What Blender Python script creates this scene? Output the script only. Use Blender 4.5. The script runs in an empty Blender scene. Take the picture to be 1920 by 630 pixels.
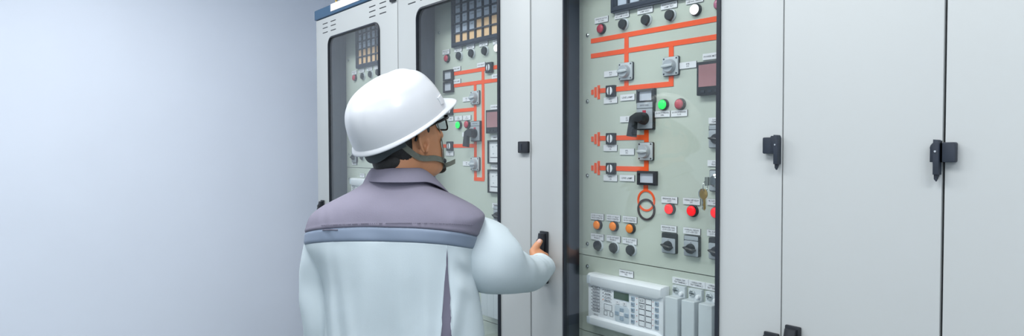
import bpy, bmesh, math, random
from mathutils import Vector, Matrix, Euler, noise
random.seed(7)
C = bpy.context.scene.collection
sin, cos, pi = math.sin, math.cos, math.pi

# ------------------------------------------------------------------ camera
YAW, PITCH, ROLL, FOC = -0.874213508, -0.0278783087, -0.00237465289, 1201.8868
CAM = Vector((3.07131183, -1.30547557, 1.55798625))
_f = Vector((sin(YAW)*cos(PITCH), cos(YAW)*cos(PITCH), sin(PITCH)))
_r = Vector((cos(YAW), -sin(YAW), 0)); _u = _r.cross(_f)
CR = _r*cos(ROLL)+_u*sin(ROLL); CU = -_r*sin(ROLL)+_u*cos(ROLL); CF = _f
def at(px, py, Y):
    "where the line of sight through a picture point meets the upright plane y = Y (metres)"
    d = CF+CR*((px-960)/FOC)-CU*((py-315)/FOC)
    return CAM+d*((Y-CAM.y)/d.y)
cam = bpy.data.objects.new('camera', bpy.data.cameras.new('camera')); C.objects.link(cam)
cam.data.sensor_width = 36; cam.data.lens = FOC*36/1920; cam.data.clip_start = .02
M = Matrix((CR, CU, -CF)).transposed().to_4x4(); M.translation = CAM; cam.matrix_world = M
bpy.context.scene.camera = cam

# ------------------------------------------------------------------ materials
def lin(c):
    return tuple(((v/255)/12.92 if v/255 <= .04045 else ((v/255+.055)/1.055)**2.4) for v in c)
def mat(name, rgb, rough=.5, metal=0, var=.03, scale=30, bump=0, bscale=200, emit=0, spec=.5, coat=0, emitrgb=None):
    m = bpy.data.materials.new(name); m.use_nodes = True; nt = m.node_tree; b = nt.nodes['Principled BSDF']
    c = lin(rgb)
    tc = nt.nodes.new('ShaderNodeTexCoord'); n = nt.nodes.new('ShaderNodeTexNoise'); n.inputs['Scale'].default_value = scale
    n.inputs['Detail'].default_value = 3
    nt.links.new(tc.outputs['Object'], n.inputs['Vector'])
    r = nt.nodes.new('ShaderNodeValToRGB'); nt.links.new(n.outputs['Fac'], r.inputs['Fac'])
    r.color_ramp.elements[0].position = .3; r.color_ramp.elements[1].position = .7
    r.color_ramp.elements[0].color = (*[max(0, v*(1-var)) for v in c], 1); r.color_ramp.elements[1].color = (*[min(1, v*(1+var)) for v in c], 1)
    nt.links.new(r.outputs['Color'], b.inputs['Base Color'])
    b.inputs['Roughness'].default_value = rough; b.inputs['Metallic'].default_value = metal
    b.inputs['Specular IOR Level'].default_value = spec; b.inputs['Coat Weight'].default_value = coat
    if bump:
        n2 = nt.nodes.new('ShaderNodeTexNoise'); n2.inputs['Scale'].default_value = bscale; n2.inputs['Detail'].default_value = 4
        nt.links.new(tc.outputs['Object'], n2.inputs['Vector'])
        bp = nt.nodes.new('ShaderNodeBump'); bp.inputs['Strength'].default_value = bump; bp.inputs['Distance'].default_value = .002
        nt.links.new(n2.outputs['Fac'], bp.inputs['Height']); nt.links.new(bp.outputs['Normal'], b.inputs['Normal'])
    if emit:
        b.inputs['Emission Color'].default_value = (*lin(emitrgb or rgb), 1); b.inputs['Emission Strength'].default_value = emit
    return m
def glass_mat(name, tint=(249, 251, 250), f0=.058):
    m = bpy.data.materials.new(name); m.use_nodes = True; nt = m.node_tree
    for n in list(nt.nodes):
        if n.type != 'OUTPUT_MATERIAL': nt.nodes.remove(n)
    out = next(n for n in nt.nodes if n.type == 'OUTPUT_MATERIAL')
    t = nt.nodes.new('ShaderNodeBsdfTransparent'); t.inputs['Color'].default_value = (*lin(tint), 1)
    g = nt.nodes.new('ShaderNodeBsdfGlossy'); g.inputs['Roughness'].default_value = .02
    lw = nt.nodes.new('ShaderNodeLayerWeight'); pw = nt.nodes.new('ShaderNodeMath'); pw.operation = 'POWER'; pw.inputs[1].default_value = 4.5
    fr = nt.nodes.new('ShaderNodeMapRange'); fr.inputs['To Min'].default_value = f0; fr.inputs['To Max'].default_value = 1
    nt.links.new(lw.outputs['Facing'], pw.inputs[0]); nt.links.new(pw.outputs[0], fr.inputs['Value'])
    mx = nt.nodes.new('ShaderNodeMixShader')
    nt.links.new(fr.outputs['Result'], mx.inputs['Fac']); nt.links.new(t.outputs[0], mx.inputs[1]); nt.links.new(g.outputs[0], mx.inputs[2])
    nt.links.new(mx.outputs[0], out.inputs['Surface'])
    return m
MT = dict(
    wall=mat('wall paint', (224, 231, 243), .75, var=.012, scale=3, bump=.08, bscale=150),
    ceil=mat('ceiling paint', (238, 240, 243), .8, var=.01, scale=4),
    floor=mat('floor vinyl', (124, 134, 130), .35, var=.05, scale=6),
    skirt=mat('skirting vinyl', (120, 128, 134), .5),
    door=mat('light grey powder coat', (178, 182, 182), .42, var=.008, scale=4, bump=.03, bscale=900, spec=.4),
    shell=mat('light grey cabinet steel', (178, 182, 182), .45, var=.01, scale=4, bump=.03, bscale=900),
    inner=mat('dark inner frame paint', (68, 80, 96), .5, var=.12, scale=14),
    panel=mat('grey green panel paint', (198, 205, 195), .38, var=.012, scale=5, spec=.45),
    blue=mat('blue cornice paint', (54, 88, 118), .45, var=.04, scale=20),
    black=mat('black plastic', (28, 32, 38), .42, var=.1, scale=60, bump=.06, bscale=600),
    navy=mat('dark blue grey plastic', (34, 42, 54), .45, var=.08, scale=50),
    rubber=mat('black rubber seal', (26, 32, 42), .42, var=.1, scale=40),
    white=mat('white plate plastic', (236, 236, 242), .4, var=.01),
    ink=mat('dark lettering ink', (62, 60, 74), .6, var=.02),
    orange=mat('orange mimic strip', (255, 88, 16), .5, var=.02),
    maroon=mat('dark maroon mimic strip', (58, 40, 44), .5, var=.05),
    silver=mat('silver grey face plate', (178, 184, 192), .35, metal=.15, var=.03),
    knobgrey=mat('pale grey switch plastic', (196, 202, 208), .35, var=.02),
    chrome=mat('polished steel', (200, 204, 206), .22, metal=1, var=.03),
    brass=mat('brass', (190, 160, 96), .3, metal=1, var=.05),
    screen=mat('grey white display screen', (198, 202, 214), .25, var=.02, scale=8, emit=.05),
    film=mat('pinkish brown protective film', (168, 122, 126), .22, var=.12, scale=16, bump=.25, bscale=60),
    lcd=mat('dark green liquid crystal', (60, 84, 66), .2, var=.06, scale=12),
    relay=mat('white relay plastic', (242, 244, 250), .35, var=.008),
    relaybtn=mat('blue grey relay key', (160, 176, 194), .4, var=.02),
    relayrail=mat('pale blue grey relay rail', (206, 215, 225), .35, var=.01),
    tblock=mat('light grey test block plastic', (208, 214, 220), .4, var=.015),
    tile_off=mat('pale blue annunciator window', (196, 206, 224), .35, var=.03, scale=40),
    tile_on=mat('lit tan annunciator window', (228, 190, 148), .4, var=.04, scale=60, emit=.12),
    anframe=mat('slate annunciator frame', (52, 60, 76), .45, var=.06),
    red_dim=mat('unlit red lens', (188, 50, 74), .25, var=.05, spec=.6),
    red_on=mat('lit red lens', (255, 8, 18), .25, var=.03, emit=.75),
    green_on=mat('lit green lens', (10, 230, 90), .25, var=.04, emit=.9),
    orange_l=mat('orange lens', (245, 132, 22), .25, var=.05, emit=.12),
    white_on=mat('lit white lens', (255, 252, 255), .3, var=.01, emit=1.0),
    purple=mat('unlit violet red lens', (190, 110, 140), .25, var=.05),
    skin=mat('skin', (192, 134, 96), .5, var=.05, scale=40, bump=.1, bscale=500),
    nail=mat('fingernail', (232, 190, 176), .3, var=.02),
    hair=mat('black hair', (20, 19, 20), .5, var=.3, scale=200, bump=.9, bscale=350),
    eye=mat('eye white', (230, 230, 228), .2),
    iris=mat('dark brown iris', (48, 30, 22), .2),
    cloth=mat('pale grey green work cloth', (191, 203, 208), .85, var=.02, scale=14, bump=.1, bscale=420, spec=.2),
    seam=mat('dark purple grey thread and pleat shade', (100, 98, 113), .85),  # stitch colour, also the painted shade of the pleat
    yoke=mat('purple grey work cloth', (124, 121, 136), .85, var=.03, scale=18, bump=.15, bscale=420, spec=.2),
    band=mat('blue grey reflective tape', (122, 135, 154), .5, var=.02, scale=30, spec=.4),
    trouser=mat('dark grey trouser cloth', (92, 95, 112), .85, var=.04, scale=18, bump=.2, bscale=400),
    shoe=mat('black leather', (24, 24, 26), .4, var=.1),
    helmet=mat('white helmet plastic', (198, 201, 205), .32, var=.006, scale=10, spec=.5, coat=.2),
    harness=mat('dark grey green harness', (58, 66, 70), .7, var=.08),
    strap=mat('olive grey webbing', (104, 108, 98), .8, var=.08, scale=120, bump=.3, bscale=500),
    frame=mat('glossy black spectacle frame', (14, 14, 16), .2, var=.05),
    glass=glass_mat('cabinet window glass'),
    lens=glass_mat('spectacle lens', (244, 247, 250), .03),
)

# ------------------------------------------------------------------ mesh helpers
WL = {}
class MB:
    def __init__(s): s.bm = bmesh.new()
    def _new(s, fn):
        t = bmesh.new(); fn(t); me = bpy.data.meshes.new('t'); t.to_mesh(me); t.free(); s.bm.from_mesh(me); bpy.data.meshes.remove(me); return s
    def box(s, a, b, bev=0, seg=2):
        a = Vector(a); b = Vector(b)
        def fn(t):
            bmesh.ops.create_cube(t, size=1)
            for v in t.verts: v.co = Vector(((a[i]+b[i])/2+v.co[i]*abs(b[i]-a[i]) for i in range(3)))
            if bev: bmesh.ops.bevel(t, geom=t.edges[:], offset=bev, segments=seg, profile=.6, affect='EDGES')
        return s._new(fn)
    def loft(s, rings, cap=True, closed=True):
        def fn(t):
            vs = [[t.verts.new(p) for p in r] for r in rings]
            for i in range(len(vs)-1):
                n = len(vs[i])
                for j in range(n if closed else n-1):
                    k = (j+1) % n
                    t.faces.new((vs[i][j], vs[i][k], vs[i+1][k], vs[i+1][j]))
            if cap and closed:
                t.faces.new(vs[0][::-1]); t.faces.new(vs[-1])
            bmesh.ops.recalc_face_normals(t, faces=t.faces[:])
        return s._new(fn)
    def tube(s, pts, rad, seg=14, round_ends=True, flat=1.0, up=None):
        "round (or flattened) tube along a smooth path"
        pts = [Vector(p) for p in pts]
        if not hasattr(rad, '__len__'): rad = [rad]*len(pts)
        rings = []; n = len(pts)
        nrm = None
        def ring(c, t, r):
            nonlocal nrm
            if nrm is None:
                nrm = Vector(up) if up is not None else (Vector((0, 0, 1)) if abs(t.z) < .8 else Vector((1, 0, 0)))
            nrm = (nrm-t*nrm.dot(t)).normalized(); bi = t.cross(nrm)
            return [c+nrm*(r*flat*cos(a))+bi*(r*sin(a)) for a in [2*pi*i/seg for i in range(seg)]]
        for i in range(n):
            t = ((pts[min(i+1, n-1)]-pts[i]).normalized()+(pts[i]-pts[max(i-1, 0)]).normalized())
            t = t.normalized() if t.length > 1e-6 else Vector((0, 0, 1))
            if i == 0 and round_ends:
                for a in (80, 55, 28): rings.append(ring(pts[0]-t*rad[0]*sin(math.radians(a)), t, rad[0]*cos(math.radians(a))))
            rings.append(ring(pts[i], t, rad[i]))
            if i == n-1 and round_ends:
                for a in (28, 55, 80): rings.append(ring(pts[-1]+t*rad[-1]*sin(math.radians(a)), t, rad[-1]*cos(math.radians(a))))
        return s.loft(rings)
    def lathe(s, c, axis, prof, seg=28):
        "profile of (distance along axis, radius) revolved about axis through c"
        c = Vector(c); a = Vector(axis).normalized(); n = a.orthogonal().normalized(); b = a.cross(n)
        return s.loft([[c+a*h+(n*cos(2*pi*i/seg)+b*sin(2*pi*i/seg))*max(r, 1e-5) for i in range(seg)] for h, r in prof])
    def ell(s, c, r, rot=None, u=20, v=12):
        c = Vector(c)
        def fn(t):
            bmesh.ops.create_uvsphere(t, u_segments=u, v_segments=v, radius=1)
            for q in t.verts:
                p = Vector((q.co[i]*r[i] for i in range(3))); q.co = c+(rot @ p if rot else p)
        return s._new(fn)
    def prism(s, poly, y0, y1, bev=0):
        "polygon in (x, z) pushed from y0 to y1"
        def fn(t):
            f = t.faces.new([t.verts.new((x, y0, z)) for x, z in poly])
            r = bmesh.ops.extrude_face_region(t, geom=[f])
            for v in [e for e in r['geom'] if isinstance(e, bmesh.types.BMVert)]: v.co.y = y1
            bmesh.ops.recalc_face_normals(t, faces=t.faces[:])
            if bev:
                ed = [e for e in t.edges if all(abs(v.co.y-y1) < 1e-7 for v in e.verts)]
                bmesh.ops.bevel(t, geom=ed, offset=bev, segments=2, profile=.6, affect='EDGES')
        return s._new(fn)
    def ringprism(s, outer, inner, y0, y1, lip=0):
        n = len(outer)
        R = [[(x, y0, z) for x, z in outer], [(x, y1, z) for x, z in outer], [(x, y1-lip, z) for x, z in inner], [(x, y0, z) for x, z in inner]]
        R.append(R[0])
        return s.loft(R, cap=False)
    def mesh(s, smooth=True, ang=35):
        bmesh.ops.remove_doubles(s.bm, verts=s.bm.verts[:], dist=1e-6)
        me = bpy.data.meshes.new('m'); s.bm.to_mesh(me); s.bm.free()
        if smooth:
            for p in me.polygons: p.use_smooth = True
            me.set_sharp_from_angle(angle=math.radians(ang))
        return me
    def build(s, name, m, parent=None, loc=None, smooth=True, ang=35):
        bm = s.bm
        if loc is None:
            lo = Vector((min(v.co[i] for v in bm.verts) for i in range(3))); hi = Vector((max(v.co[i] for v in bm.verts) for i in range(3)))
            loc = (lo+hi)/2
        loc = Vector(loc)
        for v in bm.verts: v.co -= loc
        return put(name, s.mesh(smooth, ang), m, parent, loc)
def put(name, me, m, parent, loc):
    me.name = name
    o = bpy.data.objects.new(name, me); C.objects.link(o)
    if m is not None and not me.materials: me.materials.append(MT[m])
    WL[o] = Vector(loc); o.location = WL[o]
    if parent is not None: o.parent = parent; o.location = WL[o]-WL[parent]
    return o
def thing(name, label, cat, loc=(0, 0, 0), rz=0, group=None):
    o = bpy.data.objects.new(name, None); C.objects.link(o); o.location = loc; o.rotation_euler = (0, 0, rz)
    o.empty_display_size = .1; WL[o] = Vector(loc); o['label'] = label; o['category'] = cat
    if group: o['group'] = group
    return o
def lab(o, text): o['label'] = text; return o
def structure(o): o['kind'] = 'structure'; return o
def rrect(x0, z0, x1, z1, r, n=8):
    P = []
    for cx, cz, a0 in ((x1-r, z1-r, 0), (x0+r, z1-r, 90), (x0+r, z0+r, 180), (x1-r, z0+r, 270)):
        for i in range(n+1):
            a = math.radians(a0+90*i/n); P.append((cx+r*cos(a), cz+r*sin(a)))
    return P
def modified(me, *mods):
    "a mesh run through modifiers, without operators"
    o = bpy.data.objects.new('tmp', me); C.objects.link(o)
    for typ, kw in mods:
        md = o.modifiers.new('m', typ)
        for k, v in kw.items(): setattr(md, k, v)
    dg = bpy.context.evaluated_depsgraph_get(); dg.update()
    r = bpy.data.meshes.new_from_object(o.evaluated_get(dg)); bpy.data.objects.remove(o)
    return r
_txt = {}
def text_mesh(lines, w, h):
    "lettering that fits w x h, standing in the x-z plane and read from -y"
    key = (tuple(lines), round(w, 3), round(h, 3))
    if key in _txt: return _txt[key]
    cu = bpy.data.curves.new('t', 'FONT'); cu.body = '\n'.join(lines); cu.align_x = 'CENTER'; cu.size = 1; cu.resolution_u = 1; cu.space_line = 1.0; cu.offset = .012
    o = bpy.data.objects.new('t', cu); C.objects.link(o)
    dg = bpy.context.evaluated_depsgraph_get(); dg.update()
    me = bpy.data.meshes.new_from_object(o.evaluated_get(dg)); bpy.data.objects.remove(o)
    xs = [v.co.x for v in me.vertices]; ys = [v.co.y for v in me.vertices]
    cx, cy = (min(xs)+max(xs))/2, (min(ys)+max(ys))/2
    sy = h/(max(ys)-min(ys)); sx = min(w/(max(xs)-min(xs)), sy*1.1)
    for v in me.vertices: v.co = Vector(((v.co.x-cx)*sx, 0, (v.co.y-cy)*sy))
    _txt[key] = me
    return me
def lettering(lines, w, h, loc, parent, m='ink'):
    return put('lettering', text_mesh(lines, w, h), m, parent, loc)

# ------------------------------------------------------------------ the room
WX0, WX1, WY0, WY1, HC = -.95, 5.2, -4.2, 1.15, 2.85
structure(MB().box((WX0-.1, WY0-.1, -.08), (WX1+.1, WY1+.1, 0)).build('floor', 'floor'))
structure(MB().box((WX0-.1, WY0-.1, HC), (WX1+.1, WY1+.1, HC+.08)).build('ceiling', 'ceil'))
structure(MB().box((WX0-.1, WY0, 0), (WX0, WY1, HC)).build('wall_left', 'wall'))
structure(MB().box((WX1, WY0, 0), (WX1+.1, WY1, HC)).build('wall_right', 'wall'))
structure(MB().box((WX0-.1, WY1, 0), (WX1+.1, WY1+.1, HC)).build('wall_back', 'wall'))
structure(MB().box((WX0-.1, WY0-.1, 0), (WX1+.1, WY0, HC)).build('wall_front', 'wall'))
structure(MB().box((WX0, WY0, 0), (WX0+.012, WY1, .09), .003).build('baseboard_left', 'skirt'))
structure(MB().box((WX0, WY1-.012, 0), (WX1, WY1, .09), .003).build('baseboard_back', 'skirt'))

wf = MB()
for a, b in (((.1, 0, .82), (.2, 0, 2.58)), ((4.2, 0, .82), (4.3, 0, 2.58)), ((.1, 0, .8), (4.3, 0, .9)), ((.1, 0, 2.5), (4.3, 0, 2.6)), ((2.17, 0, .85), (2.23, 0, 2.55))):
    wf.box((a[0], WY0, a[2]), (b[0], WY0+.04, b[2]), .004)
structure(wf.build('fill_light_frame', 'skirt'))  # made-up window frame, added around the fill light behind the camera

# ------------------------------------------------------------------ the cabinets
YP = .105                                  # face of the instrument panel behind the glass
ZT = 2.197
cabs = []
def door_mesh(x0, x1, z0, z1, win=None):
    me = MB().box((x0, 0, z0), (x1, .014, z1), .0022, 2).mesh()
    if win:
        cut = MB().prism(rrect(*win, .042), -.05, .08).mesh(False)
        co = bpy.data.objects.new('cut', cut); C.objects.link(co)
        me = modified(me, ('BOOLEAN', dict(object=co, operation='DIFFERENCE', solver='EXACT')))
        bpy.data.objects.remove(co)
        me.materials.clear()
    for p in me.polygons: p.use_smooth = True
    me.set_sharp_from_angle(angle=math.radians(35))
    return me
def cabinet(X0, X1, label, window, gl=.003, gr=.003):
    w = X1-X0
    t = thing('switchgear_cabinet', label, 'cabinet', (X0, 0, 0), group=None); cabs.append(t)
    b = MB()
    b.box((X0+.001, .024, .1), (X0+.022, .8, 2.2)); b.box((X1-.022, .024, .1), (X1-.001, .8, 2.2))
    b.box((X0+.022, .78, .1), (X1-.022, .8, 2.2)); b.box((X0+.022, .024, 2.17), (X1-.022, .78, 2.2)); b.box((X0+.022, .024, .1), (X1-.022, .78, .13))
    b.build('shell', 'shell', t)
    MB().box((X0+.004, .03, 0), (X1-.004, .79, .1)).build('plinth', 'inner', t)
    MB().box((X0+.0005-(.006 if X0 == 0 else 0), -.006, 2.2), (X1-.0005, .2, 2.248), .006, 3).build('cornice', 'blue', t)
    MB().box((X0+.001, .2, 2.2), (X1-.001, .8, 2.215), .002).build('roof', 'shell', t)
    MB().box((X0+.0006, .012, .115), (X0+.006, .0236, ZT)).box((X1-.006, .012, .115), (X1-.0006, .0236, ZT)).build('door_gasket', 'rubber', t)
    win = (X0+.145, .82, X0+.652, 2.098) if window else None
    d = put('door', door_mesh(X0+gl, X1-gr, .115, ZT, win), 'door', t, (0, 0, 0)); d.location = Vector((0, 0, 0))-WL[t]
    if window:
        x0, z0, x1, z1 = win
        o = rrect(x0-.001, z0-.001, x1+.001, z1+.001, .043); i = rrect(x0+.0065, z0+.0065, x1-.0065, z1-.0065, .036)
        MB().ringprism(o, i, .014, -.005, .0025).build('window_seal', 'rubber', d)
        i2 = rrect(x0+.0058, z0+.0058, x1-.0058, z1-.0058, .037)
        MB().prism(i2, -.0012, .0028).build('window_glass', 'glass', d)
        MB().box((X0+.024, .05, .2), (X0+.074, .09, 2.15), .002).box((X0+.024, .09, .2), (X0+.070, .3, 2.15), .002).build('inner_frame', 'inner', t)
        MB().box((X0+.665, .05, .2), (X1-.024, .12, 2.15), .002).build('inner_frame', 'inner', t)
    return t, d
def panel(cab, X0, z0, z1):
    b = MB()
    prof = [(X0+.099, YP+.04), (X0+.099, YP+.006), (X0+.1005, YP+.0045), (X0+.117, YP+.003), (X0+.119, YP), (X0+.655, YP), (X0+.655, YP+.03)]
    b.loft([[(x, y, z) for x, y in prof] for z in (z0, z1)])
    return b.build('mounting_panel', 'panel', cab)
def swing_handle(X, ztop, door, tilt=.03, h=.15):
    b = MB()
    b.box((X-.014, -.008, ztop-h-.006), (X+.019, 0, ztop), .003)
    z1, z0 = ztop-.006, ztop-h
    rows = []
    for k in range(7):
        f = k/6; z = z1+(z0-z1)*f; hw = .0115-.002*f; y0 = -.008-tilt*.75*f-.001; y1 = -.02-tilt*f
        rows.append([(X+2e-3-hw, y0, z), (X+2e-3+hw, y0, z), (X+2e-3+hw, y1+.003, z), (X+2e-3+hw*.6, y1, z), (X+2e-3-hw*.6, y1, z), (X+2e-3-hw, y1+.003, z)])
    b.loft(rows)
    b.lathe((X+.002, -.022, ztop-.03), (0, -1, 0), [(0, .009), (.005, .009), (.0065, .007), (.0065, 0)])
    return b.build('swing_handle', 'black', door)
def side_latch(X, z, lever_door, plate_door, x0, x1):
    "flat keeper plate beside a door seam and the hanging lever that closes over it"
    MB().prism(rrect(x0, z-.018, x1, z+.017, .003, 3), 0, -.012, .0015).build('keeper_plate', 'navy', plate_door)
    b = MB(); w = .0048; n = 10
    b.prism([(X-w, z-.040), (X+w, z-.040), (X+w, z+.016), (X+w-.002, z+.021), (X-w, z+.022)], -.002, -.017, .0015)
    if plate_door is not lever_door:
        b.prism([(X-w-.006, z-.018), (X+w, z-.018), (X+w, z+.019)]+[(X+w-.016*sin(a), z+.006+.014*cos(a)) for a in [pi/2*k/n for k in range(n+1)]]+[(X-w-.006, z+.006)], 0, -.012, .001)
    else:
        b.prism([(X-.014, z-.014), (X, z-.014), (X, z+.020), (X-.012, z+.020), (X-.014, z+.017)], 0, -.013, .001)
    b.prism([(X-.004, z-.048), (X-.001, z-.052), (X+.0015, z-.046), (X+.003, z-.039), (X-.0045, z-.039)], -.006, -.012, .0008)
    o = b.build('latch_lever', 'navy', lever_door)
    MB().lathe((X-.001, -.0168, z+.001), (0, -1, 0), [(0, .0022), (.0012, .0018), (.0012, 0)], 14).build('latch_pin', 'chrome', lever_door)
    return o
def vents(X0, door, right=True, z=2.15):
    for gx in (.109, .199, .587, .679):
        for cz in (-.0225, 0, .0205):
            MB().box((X0+gx-.028, -.0009, z+cz-.0022), (X0+gx+.028, .004, z+cz+.0022), .0008, 1).build('vent_slot', 'black', door)

c1, d1 = cabinet(0, .8, 'windowed grey cabinet farthest left, next to the bare wall', True)
c2, d2 = cabinet(.8, 1.6, 'windowed grey cabinet directly in front of the man in the white helmet', True)
c3, d3 = cabinet(1.6, 2.4, 'windowed grey cabinet whose handle the man grips, orange diagram behind glass', True, gr=.001)
c4, d4 = cabinet(2.4, 2.693, 'narrow plain grey cabinet without a window, between two black side latches', False, gl=.001, gr=.0015)
c5, d5 = cabinet(2.693, 3.493, 'plain pale cabinet at the far right edge of the row', False, gl=.0024)
vents(0, d1); vents(.8, d2); vents(1.6, d3)
for X0, d in ((0, d1), (.8, d2), (1.6, d3)):
    swing_handle(X0+.062, 1.315, d, .04 if X0 == 0 else .022)
    MB().box((X0+.75, -.010, 2.157), (X0+.792, 0, 2.19), .003).build('hinge', 'black', d)
swing_handle(2.426, 1.19, d4, .045)
swing_handle(2.391-.012, 1.166, d3, .03)
bx = MB().box((1.552, -.012, 1.549), (1.5965, 0, 1.585), .003).build('lock_cover', 'black', d2)
MB().box((1.567, -.0135, 1.557), (1.571, -.0118, 1.577), .0006, 1).build('key_slot', 'navy', d2)
side_latch(2.393, 1.567, d3, d3, 2.3615, 2.389); side_latch(2.6865, 1.553, d4, d5, 2.6942, 2.7145)
# nameplates and lifting eye on the cornices
for X0, c in ((0, c1), (.8, c2), (1.6, c3)):
    MB().box((X0+.19, -.009, 2.213), (X0+.61, -.005, 2.2475), .0008, 1).build('cornice_plate', 'white', c)
    e = MB(); zc = 2.280
    e.tube([(X0+.1525+.027*cos(a), .05, zc+.027*sin(a)) for a in [2*pi*i/32 for i in range(33)]], .0055, 10, False)
    e.lathe((X0+.1525, .05, 2.245), (0, 0, 1), [(0, .012), (.005, .012), (.007, .006), (.01, .005)])
    e.build('lifting_eye', 'brass', c)

# ------------------------------------------------------------------ instruments
def XZ(px, py, d=0):
    p = at(px, py, YP-d); return p.x, p.z
def nameplate(cab, x0, x1, yc, hpx, lines, t=.003):
    "white engraved plate from picture column x0 to x1, hpx tall at its middle"
    xa, _ = XZ(x0, yc, t); xb, _ = XZ(x1, yc, t); _, za = XZ((x0+x1)/2, yc-hpx/2, t); _, zb = XZ((x0+x1)/2, yc+hpx/2, t)
    xb -= t*.8
    MBx = MB().box((xa, YP-t+.0006, zb), (xb, YP, za), 0).box((xa, YP-t, zb), (xb, YP-t+.0006, za))
    o = MBx.build('nameplate', 'white', cab)
    o.data.materials.append(MT['ink'])
    for p in o.data.polygons:
        if abs(p.normal.x) > .5 or abs(p.normal.z) > .5: p.material_index = 1
    n = len(lines)
    lettering(lines, (xb-xa)*.86, (za-zb)*(.30 if n == 1 else .62), ((xa+xb)/2, YP-t-.0002, (za+zb)/2), o)
    return o
def lamp(cab, px, py, r, m, d=.0125):
    x, z = XZ(px, py, d)
    o = MB().lathe((x, YP, z), (0, -1, 0), [(0, r*1.12), (.003, r*1.12), (.004, r*1.02), (d-.006, r*1.02), (d-.003, r*1.0), (d-.003, r*.9)]).build('indicator_lamp', 'black', cab)
    MB().lathe((x, YP, z), (0, -1, 0), [(d-.0055, r*.93), (d-.002, r*.92), (d, r*.84), (d+.0018, r*.6), (d+.0026, r*.25), (d+.0028, 0)]).build('lens', m, o)
    return o
def button(cab, px, py, r, d=.0155, rot=0):
    x, z = XZ(px, py, d)
    o = MB().lathe((x, YP, z), (0, -1, 0), [(0, r*1.22), (.003, r*1.2), (.004, r*1.02), (.006, r*1.0)]).build('selector_switch', 'knobgrey', cab)
    b = MB().lathe((x, YP, z), (0, -1, 0), [(.004, r*1.0), (d-.005, r*.99), (d-.003, r*.95), (d-.0025, 0)])
    poly = [(-r*.5, -r*.8), (r*.15, -r*1.2), (r*.6, -r*.75)]
    b.prism([(x+u, z+v) for u, v in poly], YP-.004, YP-.010)
    b.build('knob', 'black', o)
    return o
def rotary(cab, px, py, s=.0505, rot=0.0):
    "square grey plate with a big round grip"
    x, z = XZ(px, py, .008); h = s/2
    o = MB().prism(rrect(x-h, z-h, x+h, z+h, .004, 4), YP, YP-.005).build('rotary_switch', 'black', cab)
    MB().prism(rrect(x-h+.001, z-h+.001, x+h-.001, z+h-.001, .004, 4), YP-.004, YP-.009, .001).build('face_plate', 'knobgrey', o)
    s4 = MB()
    for a in (-1, 1):
        for c in (-1, 1): s4.lathe((x+a*(h-.0055), YP-.0088, z+c*(h-.0055)), (0, -1, 0), [(0, .0026), (.0008, .0022), (.0008, 0)], 12)
    s4.build('corner_screws', 'navy', o)
    k = MB().lathe((x, YP-.008, z), (0, -1, 0), [(0, .0185), (.004, .0185), (.006, .0172), (.012, .0165), (.013, .0155), (.013, 0)])
    k.build('dial', 'silver', o)
    g = MB(); rows = []
    for f in range(7):
        u = -.0172+.0344*f/6; hw = .0046*(1-.35*abs(f-3)/3)
        top = .0205-.003*abs(f-3)/3
        rows.append([(u, v, yy) for v, yy in ((-hw, .011), (hw, .011), (hw*.9, top-.001), (hw*.5, top), (-hw*.5, top), (-hw*.9, top-.001))])
    ca, sa = cos(rot), sin(rot)
    g.loft([[(x+u*ca-v*sa, YP-.008-yy, z+u*sa+v*ca) for u, v, yy in r] for r in rows])
    g.build('grip', 'knobgrey', o)
    return o
def square_switch(cab, px, py, w=.0325, rot=pi/2):
    x, z = XZ(px, py, .010); h = w/2
    o = MB().prism(rrect(x-h, z-h, x+h, z+h, .002, 3), YP, YP-.010, .001).build('earthing_switch', 'black', cab)
    for sx in (-1, 1):
        pts = [(x+sx*(.0016), z-.0115)]+[(x+sx*(.0016+.0082*cos(a)), z+.0115*sin(a)) for a in [(-.5+i/8)*pi for i in range(9)]]+[(x+sx*.0016, z+.0115)]
        MB().prism(pts, YP-.009, YP-.0125, .0005).build('dial_half', 'white', o)
    MB().prism(rrect(x-.0022, z-.0125, x+.0022, z+.0125, .001, 2), YP-.009, YP-.0135, .0005).build('knob', 'black', o)
    return o
def display(cab, px, py, w, h, t=.010):
    x, z = XZ(px, py, t)
    o = MB().ringprism(rrect(x-w/2, z-h/2, x+w/2, z+h/2, .001, 2), rrect(x-w/2+.008, z-h/2+.0065, x+w/2-.008, z+h/2-.0065, .0006, 2), YP, YP-t, .002).build('line_lamp_display', 'black', cab)
    MB().box((x-w/2+.0075, YP-t*.6, z-h/2+.006), (x+w/2-.0075, YP, z+h/2-.006)).build('screen', 'screen', o)
    return o
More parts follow.
